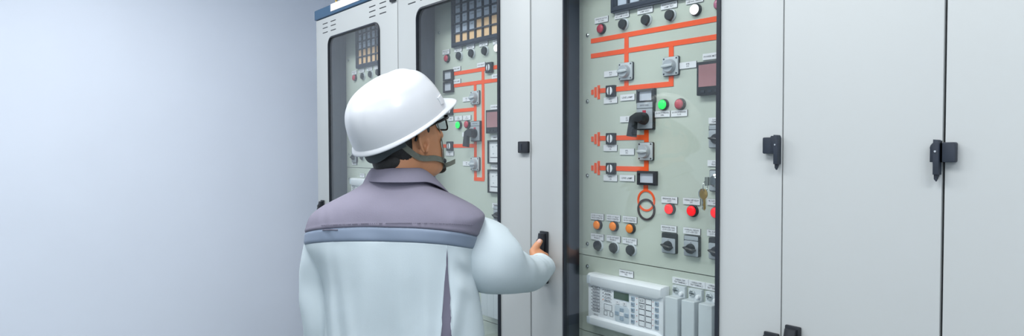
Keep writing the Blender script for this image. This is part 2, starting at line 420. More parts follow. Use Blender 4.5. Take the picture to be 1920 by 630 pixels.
def handle_switch(cab, px, py, w=.057, h=.077):
    "breaker control switch: tall black plate, grey face, pistol grip"
    x, z = XZ(px, py, .012)
    o = MB().prism(rrect(x-w/2, z-h/2, x+w/2, z+h/2, .003, 4), YP, YP-.010, .001).build('breaker_control_switch', 'black', cab)
    MB().box((x-w/2+.002, YP-.0118, z+h/2-.018), (x+w/2-.002, YP-.0095, z+h/2-.002), .0008, 1).build('title_strip', 'silver', o)
    lettering(['SENTRY PANEL'], .03, .004, (x, YP-.012, z+h/2-.010), o)
    MB().box((x-w/2+.002, YP-.0125, z-h/2+.003), (x+w/2-.002, YP-.0095, z+h/2-.0195), .0008, 1).build('face_plate', 'silver', o)
    MB().box((x-.006, YP-.0131, z+h/2-.031), (x+.006, YP-.012, z+h/2-.0235), .0003, 1).build('flag_window', 'red_dim', o)
    cz = z-.008
    g = MB().lathe((x, YP-.012, cz), (0, -1, 0), [(0, .017), (.006, .0165), (.010, .015), (.02, .0135), (.024, .011), (.024, 0)])
    poly = [(-.0335, .006), (-.012, .0165), (.004, .0165), (.012, .008), (.010, -.006), (-.004, -.011), (-.0155, -.008), (-.0185, -.050), (-.044, -.047)]
    g.prism([(x+u+.004, cz+v) for u, v in poly], YP-.026, YP-.040, .0022)
    g.build('pistol_grip', 'black', o)
    return o
def cam_switch(cab, px, py, w=.0455, h=.054, rot=-.15, topcap=True):
    "small black switch with silver face and a winged knob"
    x, z = XZ(px, py, .012)
    o = MB().prism(rrect(x-w/2, z-h/2, x+w/2, z+h/2, .004, 4), YP, YP-.010, .0015).build('cut_off_switch', 'black', cab)
    z1 = z+h/2-.0135
    MB().prism(rrect(x-w/2+.0015, z-h/2+.0015, x+w/2-.0015, z1, .003, 3), YP-.009, YP-.0118, .0008).build('face_plate', 'silver', o)
    if topcap: MB().prism(rrect(x-w/2+.002, z1+.0015, x+w/2-.002, z+h/2-.0015, .002, 3), YP-.009, YP-.0112, .0006).build('title_strip', 'silver', o)
    cz = z-.0065
    k = MB().lathe((x, YP-.0115, cz), (0, -1, 0), [(0, .0135), (.004, .013), (.008, .0115), (.010, .0105), (.010, 0)])
    rows = []
    for f in range(9):
        q = (f-4)/4; u = .0175*q; hw = .0046*(1-q*q*.75)+.0006; top = .0175-.005*q*q
        rows.append([(u, v, yy) for v, yy in ((-hw, .003), (hw, .003), (hw*.7, top-.002), (0, top), (-hw*.7, top-.002))])
    ca, sa = cos(rot), sin(rot)
    k.loft([[(x+u*ca-v*sa, YP-.0115-yy, cz+u*sa+v*ca) for u, v, yy in r] for r in rows])
    k.build('knob', 'black', o)
    MB().lathe((x, YP-.0116, z1-.0045), (0, -1, 0), [(0, .0012), (.0005, .001), (.0005, 0)], 10).build('position_mark', 'ink', o)
    return o
def hline(cab, xa, xb, px, py, m='orange', w=.0135):
    _, z = XZ(px, py, .0015)
    return MB().box((xa, YP-.0016, z-w/2), (xb, YP, z+w/2)).build('mimic_line', m, cab)
def vline(cab, px, py, za, zb, w=.0145):
    x, _ = XZ(px, py, .0015)
    return MB().box((x-w/2, YP-.0018, za), (x+w/2, YP, zb)).build('mimic_line', 'orange', cab)
def ring(cab, px, py, r, m, t):
    x, z = XZ(px, py, t); n = 48
    c = lambda q: [(x+q*cos(2*pi*i/n), z+q*sin(2*pi*i/n)) for i in range(n)]
    return MB().ringprism(c(r), c(r-.0055), YP, YP-t).build('mimic_ring', m, cab)
def earth_symbol(cab, py, pxs=(1122.3, 1116.3, 1110.5), hs=(26, 19, 9.5)):
    b = MB()
    for px, h in zip(pxs, hs):
        x, z0 = XZ(px, py+h/2, .0015); _, z1 = XZ(px, py-h/2, .0015)
        b.box((x-.0045, YP-.0016, z0), (x+.0045, YP, z1))
    return b.build('earth_symbol', 'orange', cab)
def annunciator(cab, X0, rows_on, ncol=7, nrow=6):
    x0, z0 = X0+.240, 1.9475; pw, ph = .0443, .0362
    xl, zb = x0+.018, z0+.0175
    x1, z1 = xl+pw*ncol+.014, zb+ph*nrow+.016
    b = MB()
    b.ringprism(rrect(x0, z0, x1, z1, .002, 2), rrect(x0+.012, z0+.012, x1-.012, z1-.012, .002, 2), YP, YP-.012, .001)
    o = b
    o.ringprism(rrect(x0+.004, z0+.0045, x1-.004, z1-.004, .002, 2), rrect(x0+.014, z0+.0135, x1-.014, z1-.014, .002, 2), YP-.011, YP-.015, .003)
    for i in range(ncol+1):
        xx = xl+pw*i-.0025; o.box((xx-.0025, YP-.012, z0+.012), (xx+.0025, YP, z1-.012))
    for j in range(nrow+1):
        zz = zb+ph*j-.0025; o.box((x0+.012, YP-.0118, zz-.0025), (x1-.012, YP, zz+.0025))
    a = o.build('alarm_annunciator', 'anframe', cab)
    base = None
    me = MB().box((-pw/2+.005, -.003, -ph/2+.003), (pw/2-.005, .0, ph/2-.003), .0006, 1).mesh()
    for v in me.vertices:
        if v.co.x > 0: v.co.x -= .0065*(v.co.z/ph+.5)
    me.materials.append(MT['tile_off']); me2 = me.copy(); me2.materials.clear(); me2.materials.append(MT['tile_on'])
    for j in range(nrow):
        for i in range(ncol):
            on = rows_on(i, j)
            put('alarm_window', me2 if on else me, None, a, (xl+pw*(i+.5)-.0025, YP-.003, zb+ph*(j+.5)-.0025))
            if not on and j >= 1:
                lettering([['GEN CT', 'BUS PT', 'TRIP', 'ALARM', 'FAULT'][(i*3+j) % 5]], pw*.42, ph*.13, (xl+pw*(i+.5)-.0025, YP-.0064, zb+ph*(j+.5)+.003), a)
    return a
def meter(cab, x, z, w, h, kind):
    if kind == 'power':
        o = MB().prism(rrect(x-w/2, z-h/2, x+w/2, z+h/2, .002, 3), YP, YP-.016, .0015).build('power_meter', 'black', cab)
        MB().box((x-w/2+.006, YP-.0172, z-h/2+.021), (x+w/2-.006, YP-.015, z+h/2-.008), .0005, 1).build('screen_film', 'film', o)
        for i in range(4): MB().box((x-w/2+.012+i*.02, YP-.0175, z-h/2+.006), (x-w/2+.024+i*.02, YP-.015, z-h/2+.012), .0008, 1).build('key', 'navy', o)
    else:
        o = MB().ringprism(rrect(x-w/2, z-h/2, x+w/2, z+h/2, .001, 2), rrect(x-w/2+.005, z-h/2+.005, x+w/2-.005, z+h/2-.005, .001, 2), YP, YP-.012, .002).build('panel_meter', 'black', cab)
        MB().box((x-w/2+.004, YP-.007, z-h/2+.004), (x+w/2-.004, YP, z+h/2-.004)).build('meter_face', 'white', o)
        MB().box((x-w/2+.012, YP-.0076, z-h/2+.021), (x+w/2-.012, YP-.0068, z-h/2+.0235)).build('scale_bar', 'ink', o)
        for u, v in ((-.022, .018), (.0, .022), (.022, .018), (-.02, -.006), (.02, -.006)):
            MB().lathe((x+u, YP-.0069, z+v), (0, -1, 0), [(0, .0028), (.0006, .0028), (.0006, 0)], 12).build('scale_dot', 'silver', o)
    return o
def screws(cab, X, zs):
    for z in zs:
        MB().lathe((X, YP, z), (0, -1, 0), [(0, .0062), (.001, .0062), (.001, .005), (.004, .0048), (.0052, .003), (.0052, 0)], 6).build('panel_screw', 'chrome', cab)
def relay(cab, x0, z0, w, h):
    "protection relay: white moulded case with rails, screen, keys and legends"
    D = .034; F = YP-D+.006
    b = MB()
    b.box((x0, YP-D+.006, z0), (x0+w, YP, z0+h), .004)
    o = b.build('protection_relay', 'relay', cab)
    # raised rails above and below the key field
    for za, zb, s in ((z0+h-.036, z0+h-.001, 1), (z0+.001, z0+.03, -1)):
        rows = []
        for xx in (x0+.001, x0+.004, x0+.018, x0+w-.018, x0+w-.004, x0+w-.001):
            e = .0 if xx in (x0+.001, x0+w-.001) else .008
            dz = .006 if x0+.01 < xx < x0+w-.01 else .0
            a, c = (za+(.006-dz if s > 0 else 0), zb) if s > 0 else (za, zb-(.006-dz))
            rows.append([(xx, F+.002, a), (xx, F-e*.7, a+.002), (xx, F-e, a+.006), (xx, F-e, c-.006), (xx, F-e*.6, c-.002), (xx, F+.002, c)])
        MB().loft(rows).build('case_rail', 'relay', o)
        MB().box((x0+.002, F-.0088, za+.006), (x0+.016, F-.004, zb-.004), .002).build('rail_grip', 'relayrail', o)
    U = lambda u: x0+u*w
    V = lambda v: z0+v*h
    q = lambda n, m, u0, v0, u1, v1, d=.001, bev=.0004: MB().box((U(u0), F-d, V(v0)), (U(u1), F+.0006, V(v1)), bev, 1).build(n, m, o)
    q('screen_bezel', 'relayrail', .365, .60, .58, .765, .0008); q('lcd_screen', 'lcd', .372, .615, .573, .755, .0014)
    def fr(n, u0, v0, u1, v1):
        MB().ringprism(rrect(U(u0), V(v0), U(u1), V(v1), .001, 2), rrect(U(u0)+.0008, V(v0)+.0008, U(u1)-.0008, V(v1)-.0008, .0006, 2), F+.0004, F-.0006).build(n, 'ink', o)
    for i in range(8):
        v = .745-.0615*i
        q('status_led', 'ink', .052, v-.012, .060, v+.006)
        fr('legend_strip', .072, v-.034, .172, v+.022)
        lettering([['TRIP', 'PHASE A', 'PHASE B', 'PHASE C', 'EARTH', 'ZONE 1', 'BLOCKED', 'RECLOSE'][i]], w*.075, .0042, (U(.122), F-.0008, V(v-.006)), o)
    for i in range(4):
        v = .735-.062*i
        q('status_led', 'ink' if i != 3 else 'orange_l', .215, v-.012, .225, v+.008)
        lettering([['IN SERVICE', 'ALARM', 'OUT OF SERVICE', 'HEALTHY'][i]], w*.085, .0042, (U(.285), F-.0008, V(v-.004)), o)
        q('legend_rule', 'ink', .235, v-.031, .34, v-.027, .0006, 0)
    fr('legend_strip', .235, .36, .345, .475)
    for u in (.235, .315): fr('round_key', u, .26, u+.045, .345)
    for u in (.40, .495):
        q('soft_key', 'white', u, .525, u+.05, .595, .0022); 
        lettering(['>'], .004, .004, (U(u+.025), F-.0024, V(.56)), o)
    MB().prism(rrect(U(.385), V(.20), U(.575), V(.505), .006, 4), F+.0005, F-.001, .0004).build('key_pad', 'relayrail', o)
    for u, v in ((.48, .435), (.48, .275), (.415, .355), (.545, .355)): q('arrow_key', 'relaybtn', u-.026, v-.035, u+.026, v+.035, .0026, .0008)
    q('enter_key', 'white', .455, .32, .505, .39, .003, .0008)
    for i in range(5):
        v = .69-.104*i
        for u, ul, ud in ((.625, .70, .675), (.925, .785, .875)):
            q('function_key', 'relaybtn', u-.022, v-.036, u+.022, v+.036, .0026, .0008)
            lettering(['F%d' % (i+1 if u < .8 else i+6)], .006, .004, (U(u), F-.0028, V(v)), o)
            q('key_led', 'red_dim', ud-.004, v+.01, ud+.004, v+.024)
            fr('key_legend', ul, v-.05, ul+.075, v+.052)
    for i in range(2): lettering([['LOCAL', 'REMOTE'][i], 'MODE'], w*.05, .007, (U(.737), F-.0008, V(.69-.104*i)), o)
    lettering(['F87A-2'], w*.06, .0045, (U(.12), F-.0008, V(.225)), o)
    return o
def test_block(cab, x, zt, w=.037, h=.21):
    "light grey test terminal: narrow screwed neck on a long raised cover"
    b = MB()
    b.box((x-w/2, YP-.012, zt-h), (x+w/2+.002, YP, zt), .002)
    o = b.build('test_terminal', 'tblock', cab)
    rows = []
    za, zb = zt-.026, zt-h-.002
    MB().box((x-w/2-.001, YP-.042, zb), (x+w/2+.001, YP-.008, za), .0035, 3).build('cover', 'tblock', o)
    MB().lathe((x-.006, YP-.012, zt-.012), (0, -1, 0), [(0, .0085), (.003, .0085), (.004, .007), (.004, 0)]).build('neck_screw', 'chrome', o)
    MB().box((x-.0135, YP-.0168, zt-.0128), (x+.001, YP-.0158, zt-.0112)).build('screw_slot', 'black', o)
    MB().lathe((x+.012, YP-.012, zt-.018), (0, -1, 0), [(0, .0055), (.008, .005), (.0095, .0035), (.0095, 0)], 16).build('stud', 'relay', o)
    return o

# ---- cabinet with the big window at the right (nearest)
X = 1.6
panel(c3, X, 1.2415, 2.16); panel(c3, X, 1.0105, 1.239); panel(c3, X, .25, 1.008)
screws(c3, at(1102, 300, YP).x, [at(1102, y, YP).z for y in (66, 190, 329, 457, 499)])
annunciator(c3, X, lambda i, j: False)
lamp(c3, 1124, 53.5, .0136, 'red_dim'); lamp(c3, 1300.5, 17.5, .0142, 'white_on'); lamp(c3, 1346, 7, .0142, 'purple')
for px, py in ((1164, 44.5), (1206.8, 36.3), (1251.8, 27.5)): button(c3, px, py, .0138)
nameplate(c3, 1115, 1141, 37, 11, ['ANNUNCIATOR', 'DC FAIL'])
nameplate(c3, 1152.5, 1180.5, 28, 11.5, ['ANNUNCIATOR', 'ACC LAMP DOWN'])
nameplate(c3, 1195, 1225, 19, 11.5, ['ANNUNCIATOR', 'LAMP RESET'])
nameplate(c3, 1239, 1271, 10, 12, ['ANNUNCIATOR', 'LAMP TEST'])
nameplate(c3, 1286, 1320, -.5, 12, ['ANNUNCIATOR', 'LAMP AUX. HEALTHY'])
xL = XZ(1108.5, 77)[0]; xR = X+.655; zbus1 = XZ(1174, 65.5)[1]; zbus2 = XZ(1174, 95)[1]
hline(c3, xL, xR, 1174, 65.5); hline(c3, xL, xR, 1174, 95.2)
zl = XZ(1215, 161.5)[1]; x1 = XZ(1174.3, 120)[0]; x2 = XZ(1258.3, 120)[0]
vline(c3, 1174.3, 120, zl, zbus1); vline(c3, 1258.3, 120, zl-.0067, zbus2)
hline(c3, XZ(1124, 172)[0], x2+.007, 1215, 161.5)
earth_symbol(c3, 173)
square_switch(c3, 1143.3, 170.5); nameplate(c3, 1132, 1158.5, 188, 11.5, ['89E1', 'CB'])
rotary(c3, 1172.2, 133.8, rot=.05); rotary(c3, 1256.5, 124, rot=.05)
nameplate(c3, 1132.5, 1159, 138, 11, ['89A', 'DS']); nameplate(c3, 1274, 1307, 121.8, 12, ['89B', 'DS'])
nameplate(c3, 1163, 1191, 182.5, 11.5, ['LINE LAMP'])
display(c3, 1209.6, 179.7, .061, .0385)
handle_switch(c3, 1208, 217)
nameplate(c3, 1162.5, 1189.5, 223.3, 11.5, ['52', 'CB'])
lamp(c3, 1240.3, 196, .0138, 'green_on'); lamp(c3, 1271.5, 195, .0138, 'red_dim')
nameplate(c3, 1227.5, 1257.5, 213.8, 11.5, ['Q0 (CIRCUIT BREAKER)', 'OPEN']); nameplate(c3, 1258, 1290, 212.3, 11.8, ['Q0 (CIRCUIT BREAKER)', 'CLOSE'])
xm = XZ(1211.7, 280)[0]
vline(c3, 1211.7, 280, XZ(1211, 325)[1], XZ(1211, 236)[1])
hline(c3, XZ(1124, 260)[0], xm, 1170, 258.3); earth_symbol(c3, 260.8)
hline(c3, XZ(1124, 316)[0], xm+.007, 1170, 316.2); earth_symbol(c3, 315)
square_switch(c3, 1143.5, 260); square_switch(c3, 1143.5, 316)
nameplate(c3, 1131.5, 1158, 277.5, 11.5, ['89E2', 'CB']); nameplate(c3, 1131.5, 1158.5, 333.8, 11.5, ['89E3', 'CB'])
nameplate(c3, 1162, 1190, 284.5, 11.5, ['89L', 'DS']); nameplate(c3, 1162, 1190.5, 334, 11.5, ['LINE LAMP'])
rotary(c3, 1209.5, 283.8, rot=0)
display(c3, 1211.5, 334, .064, .0385)
vline(c3, 1210.5, 352, XZ(1211, 358)[1], XZ(1211, 345)[1])
ring(c3, 1211, 376, .0300, 'orange', .0022); ring(c3, 1211, 393, .0300, 'maroon', .0034)
meter(c3, XZ(1306, 147, .016)[0]+.048, XZ(1324, 146.5, .016)[1], .096, .084, 'power')
nameplate(c3, 1317.5, 1352, 105, 12, ['POWER METER'])
nameplate(c3, 1328.5, 1358, 226, 11.5, ['LOCAL', 'REMOTE']); cam_switch(c3, 1343, 255.5, .046, .058)
nameplate(c3, 1326.5, 1356, 306, 11.5, ['SYNC', 'SELECT'])
# keyed selector
kx, kz = XZ(1343.5, 339, .012)
ks = MB().prism(rrect(kx-.023, kz-.027, kx+.023, kz+.027, .004, 4), YP, YP-.008, .001).build('key_switch', 'black', c3)
MB().prism(rrect(kx-.021, kz-.025, kx+.021, kz+.025, .003, 4), YP-.007, YP-.0105, .0008).build('face_plate', 'silver', ks)
MB().lathe((kx, YP-.01, kz), (0, -1, 0), [(0, .017), (.004, .017), (.006, .013), (.016, .0125), (.018, .010), (.018, 0)]).build('lock_barrel', 'chrome', ks)
nameplate(c3, 1326, 1356, 379.5, 11.5, ['TR. DIFF. RELAY', 'OPT'])
kb = thing('key_bunch', 'small bunch of steel keys hanging from the lock behind the large right window', 'keys', (kx, YP-.04, kz))
k1 = MB().prism([(kx-.001, kz-.010), (kx+.001, kz-.010), (kx+.001, kz+.010), (kx-.001, kz+.010)], YP-.026, YP-.05)
k1.box((kx-.001, YP-.062, kz-.011), (kx+.001, YP-.046, kz+.011), .0008, 1)
k1.build('inserted_key', 'chrome', kb)
MB().tube([(kx-.004+.0*a, YP-.054+.010*sin(a), kz-.012+.012*cos(a)) for a in [2*pi*i/20 for i in range(21)]], .0010, 8, False).build('key_ring', 'chrome', kb)
def hang_key(dx, dy, m):
    zz = kz-.022
    P = [(kx+dx-.004, zz+.004)]+[(kx+dx+.0105*cos(a)-.002, zz-.012+.0135*sin(a)) for a in [pi*(.75-1.25*i/12*1.2) for i in range(13)]]
    P = [(kx+dx-.002+.011*cos(2*pi*i/20), zz-.009+.013*sin(2*pi*i/20)) for i in range(20)]
    b = MB().prism(P, YP-.050+dy, YP-.0523+dy, .0004)
    b.prism([(kx+dx-.005, zz-.018), (kx+dx+.003, zz-.018), (kx+dx+.004, zz-.044), (kx+dx+.001, zz-.049), (kx+dx-.003, zz-.045), (kx+dx-.0015, zz-.040), (kx+dx-.004, zz-.036), (kx+dx-.002, zz-.031)], YP-.0502+dy, YP-.052+dy)
    return b.build('key', m, kb)
hang_key(-.012, .0, 'chrome'); lab(hang_key(-.006, -.004, 'brass'), 'brass toned key')
# lower left lamps and reset knobs
for k, (px, py, pl, yl) in enumerate(((1117.3, 422, (1107.8, 1133), 406.5), (1147.5, 424.6, (1137.2, 1163.8), 408.8), (1178.8, 428.8, (1167.5, 1195), 411.8))):
    lamp(c3, px, py, .0136, 'orange_l'); nameplate(c3, pl[0], pl[1], yl, 11.6, ['LOCK OUT RELAY', '86%s-50 OPERATED' % 'ABC'[k]])
for k, (px, py, pl, yl) in enumerate(((1117, 460.5, (1107.8, 1133), 444.3), (1146.7, 464.8, (1137, 1163.8), 447.8), (1178.6, 469.3, (1167, 1195), 452))):
    button(c3, px, py, .0142); nameplate(c3, pl[0], pl[1], yl, 11.6, ['LOCK OUT RESET', 'PB 86%s-51' % 'ABC'[k]])
for px, py, pl, yl, tx in ((1252.5, 392.2, (1240, 1271.5), 375, ['BREAKER FAIL', 'OPT']), (1294.8, 395.7, (1280.5, 1314), 377.8, ['OVERALL DIFF. RELAY', 'OPT'])):
    lamp(c3, px, py, .0142, 'red_on'); nameplate(c3, pl[0], pl[1], yl, 12, tx)
lamp(c3, 1340, 399, .0142, 'red_on')
for px, py, pl, yl, tx, tc in ((1252.7, 456.3, (1239, 1270), 429, ['BREAKER FAIL', 'CUT-OFF SW'], False), (1295, 461.6, (1281, 1314.5), 433.7, ['OVERALL RELAY', 'CUT-OFF SW'], True), (1342.5, 467, (1325.5, 1361), 438, ['TR. DIFF. RELAY', 'CUT-OFF SW'], False)):
    cam_switch(c3, px, py, topcap=tc); nameplate(c3, pl[0], pl[1], yl, 12, tx)
nameplate(c3, 1161, 1188.5, 513.2, 11.6, ['OVERALL DIFF. RELAY', 'F87A'])
rx, rz = XZ(1101.5, 607.5, .03); rx2, _ = XZ(1241, 600, .034)
relay(c3, rx, rz, rx2-rx, XZ(1101.5, 511, .03)[1]-rz)
tx = []
for px, i in ((1263.5, 1), (1294.5, 2), (1326.5, 3)):
    x, z = XZ(px, 545+(px-1263.5)*.2, .03); tx.append((x, z))
for i in range(4):
    x = tx[0][0]+(tx[1][0]-tx[0][0])*i; test_block(c3, x, tx[0][1]+.010)
    xa, za = x-(tx[1][0]-tx[0][0])*.49, tx[0][1]+.0125
    o = MB().box((xa, YP-.003, za), (xa+(tx[1][0]-tx[0][0])*.98, YP, za+.0165)).build('nameplate', 'white', c3)
    lettering(['OVERALL DIFF.', 'TEST TERMINAL %d' % (i+1)], .037, .0105, (xa+(tx[1][0]-tx[0][0])*.49, YP-.0032, za+.0083), o)

# ---- middle cabinet
X = .8
panel(c2, X, .9395, 2.16); panel(c2, X, .25, .937)
screws(c2, X+.141, [2.02, 1.74, 1.5, 1.26, 1.0])
annunciator(c2, X, lambda i, j: j == 0 or (j == 1 and i > 2))
lamp(c2, 835, 109.3, .0138, 'red_dim'); lamp(c2, 929.5, 90, .0142, 'white_on')
for px, py in ((856.7, 104.4), (880, 99.4), (904.8, 94.8)): button(c2, px, py, .0142)
nameplate(c2, 829.5, 843.5, 97.5, 8.6, ['ANNUNCIATOR', 'DC FAIL']); nameplate(c2, 852, 866.5, 92.5, 8.6, ['ANNUNCIATOR', 'LAMP DOWN'])
nameplate(c2, 874.5, 890, 87.3, 8.6, ['ANNUNCIATOR', 'LAMP RESET']); nameplate(c2, 898.5, 915, 82, 8.6, ['ANNUNCIATOR', 'LAMP TEST']); nameplate(c2, 924, 941, 78, 8.6, ['ANNUNCIATOR', 'HEALTHY'])
display(c2, 839, 141.3, .064, .042); display(c2, 839, 163, .064, .042)
nameplate(c2, 849.5, 864, 129, 8.2, ['LINE LAMP']); nameplate(c2, 849.5, 864, 152.6, 8.2, ['LINE LAMP'])
xa = XZ(848, 140)[0]
hline(c2, xa, X+.655, 890, 132.2); hline(c2, xa, X+.655, 890, 155.5)
zA = XZ(890, 132.2)[1]; zB = XZ(890, 155.5)[1]
xv1 = XZ(891, 260)[0]; xv2 = XZ(905.8, 260)[0]; zbot = XZ(898, 336)[1]
vline(c2, 891, 260, zbot, zB); vline(c2, 905.8, 260, zbot, zA); hline(c2, xv1-.007, xv2+.007, 898, 336)
square_switch(c2, 915.5, 126.5, .037); nameplate(c2, 894.5, 910, 121.5, 8.2, ['SYNC SELECT']); nameplate(c2, 922, 940, 142.5, 8.4, ['BUS LAMP'])
rotary(c2, 889.8, 183, rot=.05); nameplate(c2, 867.5, 882, 186, 8.4, ['89A', 'DS'])
hline(c2, XZ(838, 207)[0]-.03, xv1, 866, 206.8); square_switch(c2, 841.5, 207, .036); nameplate(c2, 840.5, 851, 222.6, 8.4, ['89E1'])
lamp(c2, 857, 234.5, .0142, 'green_on'); lamp(c2, 873, 233.3, .0142, 'red_dim')
nameplate(c2, 852.3, 867.3, 221.5, 8.4, ['Q0', 'OPEN']); nameplate(c2, 867.6, 883.2, 220.7, 8.6, ['Q0', 'CLOSE'])
handle_switch(c2, 890.3, 246, .057, .075); nameplate(c2, 866.5, 881, 252, 8.2, ['52', 'CB'])
hline(c2, XZ(838, 274)[0]-.03, xv1, 866, 273.4); square_switch(c2, 841.5, 274, .036); nameplate(c2, 836, 851, 287.8, 8.4, ['89E2', 'CB'])
rotary(c2, 890, 307.5, rot=0); nameplate(c2, 867.8, 882.8, 306.7, 8.4, ['89L', 'DS'])
mx = XZ(911.6, 228, .014)[0]+.048
meter(c2, mx, XZ(921, 228, .015)[1], .096, .083, 'power'); nameplate(c2, 919.5, 940, 200.5, 9, ['POWER METER'])
meter(c2, mx+.003, XZ(922, 285, .012)[1], .096, .083, 'a'); nameplate(c2, 920.5, 940, 257.8, 8.6, ['AMMETER'])
meter(c2, mx+.003, XZ(922, 340, .012)[1], .096, .083, 'a'); nameplate(c2, 920.5, 940, 313.3, 8.6, ['VOLTMETER'])
nameplate(c2, 923, 942, 386, 9, ['BREAKER FAIL', 'CUT-OFF SW']); cam_switch(c2, 932, 401, .046, .056)
for px in (912.5, 924.5, 937): test_block(c2, XZ(px, 560, .03)[0], 1.20, .036, .225)

# ---- far left cabinet
X = 0
panel(c1, X, 1.4765, 2.16); panel(c1, X, .25, 1.474)
screws(c1, X+.141, [2.0, 1.75, 1.54, 1.42])
annunciator(c1, X, lambda i, j: j < 2)
lamp(c1, 662.3, 145.7, .0142, 'red_dim')
for px, py in ((676.5, 142.5), (691, 139), (705, 135)): button(c1, px, py, .0142)
nameplate(c1, 659.5, 669, 136.3, 7, ['ANNUNCIATOR', 'DC FAIL']); nameplate(c1, 673, 683, 132.5, 7, ['ANNUNCIATOR', 'LAMP DOWN'])
nameplate(c1, 687.5, 698, 129, 7, ['ANNUNCIATOR', 'LAMP RESET']); nameplate(c1, 702, 712, 126, 7, ['ANNUNCIATOR', 'LAMP TEST'])
cam_switch(c1, 662.8, 292.5, .047, .062); button(c1, 675.2, 293.5, .0142); nameplate(c1, 659.8, 668.8, 306, 6.5, ['REMOTE'])
nameplate(c1, 675, 684, 329, 7, ['LINE DIFF. RELAY', 'F87L'])
rx = XZ(657.3, 345, .03)[0]; rzt = XZ(658, 333.5, .03)[1]
relay(c1, rx, rzt-.155, .27, .155)
hline(c1, X+.28, X+.6, 690, 200); vline(c1, 690, 220, 1.55, 1.75)

# ------------------------------------------------------------------ the man
D0, XO, ZE = 1.55, .2811, 1.558
fh = Vector((sin(YAW), cos(YAW), 0)); rh = Vector((cos(YAW), -sin(YAW), 0))
base = CAM+fh*D0-rh*XO; base.z = 0
man = thing('person', 'man in white hard hat and pale jacket, seen from behind, gripping a cabinet handle', 'person', base, -YAW)
WL[man] = Vector((0, 0, 0))                 # his parts are measured in his own frame: x right, y ahead, z up
K = D0/1.68
T = lambda x, y, z: Vector((K*x, K*y, ZE+K*(z-ZE)))
def P(px, py, d): return Vector(((px-960)/FOC*d+XO, d-D0, ZE-(py-281.5)/FOC*d))
def lerp_tab(tab, z):
    "smooth reading of a table of rows sorted by their first number"
    if z <= tab[0][0]: return tab[0][1:]
    for i in range(len(tab)-1):
        if z <= tab[i+1][0]:
            a, b = tab[i], tab[i+1]; p = tab[max(i-1, 0)]; n = tab[min(i+2, len(tab)-1)]
            h = b[0]-a[0]; f = (z-a[0])/h; out = []
            for k in range(1, len(a)):
                m0 = (b[k]-p[k])/(b[0]-p[0])*h; m1 = (n[k]-a[k])/(n[0]-a[0])*h
                out.append((2*f**3-3*f*f+1)*a[k]+(f**3-2*f*f+f)*m0+(-2*f**3+3*f*f)*b[k]+(f**3-f*f)*m1)
            return out
    return tab[-1][1:]
sgn = lambda v: (v > 0)-(v < 0)
def gauss(v, s): return math.exp(-(v/s)**2)

# head frame (ear to ear x, face +y, crown +z), turned to his right and lifted
HM = Matrix.Translation((.02, .0, 1.59)) @ Matrix.Rotation(math.radians(-42), 4, 'Z') @ Matrix.Rotation(math.radians(17), 4, 'X')
Hh = lambda x, y, z: T(*(HM @ Vector((x, y, z))))
HEAD = [(-.122, .075, -.02, .03), (-.114, .090, -.045, .044), (-.098, .097, -.060, .055), (-.07, .097, -.072, .064), (-.035, .096, -.083, .071), (0, .096, -.092, .0745),
        (.03, .095, -.1, .076), (.06, .094, -.1, .077), (.09, .082, -.09, .07), (.11, .062, -.072, .056), (.124, .035, -.045, .034), (.129, .01, -.02, .012)]
def head_pt(phi, z, off=0):
    f, b, w = lerp_tab(HEAD, z)
    yc, hy = (f+b)/2, (f-b)/2; c, s = cos(phi), sin(phi)
    n = 2.25+.45*max(0, min(1, (.02-z)/.03))*max(0, s)
    x = (w+off)*sgn(c)*abs(c)**(2/n); y = yc+(hy+off)*sgn(s)*abs(s)**(2/n)
    return x, y, z
def remeshed(mb, vox, sm=6, f=.5):
    return modified(mb.mesh(), ('REMESH', dict(mode='VOXEL', voxel_size=vox, use_smooth_shade=True)), ('SMOOTH', dict(iterations=sm, factor=f)))
N = 48
bd = MB()
rows = []
for i in range(44):
    z = -.122+(.129+.122)*i/43
    rows.append([Hh(*head_pt(2*pi*j/N, z)) for j in range(N)])
bd.loft(rows)
# nose, brows, lips, chin, cheekbones
bd.tube([Hh(0, .088, .03), Hh(0, .101, .0), Hh(0, .108, -.02)], [.006, .0075, .0085], 12)
for s in (-1, 1):
    bd.ell(Hh(s*.009, .099, -.024), (.007, .007, .0055)); bd.ell(Hh(s*.041, .073, -.014), (.021, .02, .018))
    bd.tube([Hh(s*.012, .092, .035), Hh(s*.036, .086, .037), Hh(s*.056, .07, .03)], .006, 10)
bd.ell(Hh(0, .096, -.062), (.022, .010, .006)); bd.ell(Hh(0, .095, -.073), (.019, .010, .007)); bd.ell(Hh(0, .09, -.104), (.02, .014, .014))
for s in (-1, 1):                                            # ears: rim, bowl, lobe
    ex, ey, ez = .072, -.004, -.004
    loop = []
    for i in range(15):
        a = math.radians(-75+300*i/14)
        y = ey-.017*sin(a)*1.0 if False else ey+.0165*cos(a+pi/2+.35); zz = ez+.029*sin(a+pi/2+.35)*1.0
        yy = ey+.0185*cos(a); zz = ez+.0345*sin(a)+.004*cos(a)
        out = .006+.010*max(0, -cos(a))+.004
        loop.append(Hh(s*(ex+out), -(.0) + (ey-(yy-ey)*-1)+.0, zz))
    bd.tube(loop, .0042, 8)
    bd.ell(Hh(s*(ex+.006), ey-.004, ez+.004), (.006, .0125, .024), Matrix.Rotation(math.radians(-44), 3, 'Z'))
    bd.ell(Hh(s*(ex+.006), ey+.008, ez-.03), (.005, .008, .009)); bd.ell(Hh(s*(ex+.005), ey+.014, ez-.006), (.004, .004, .007))
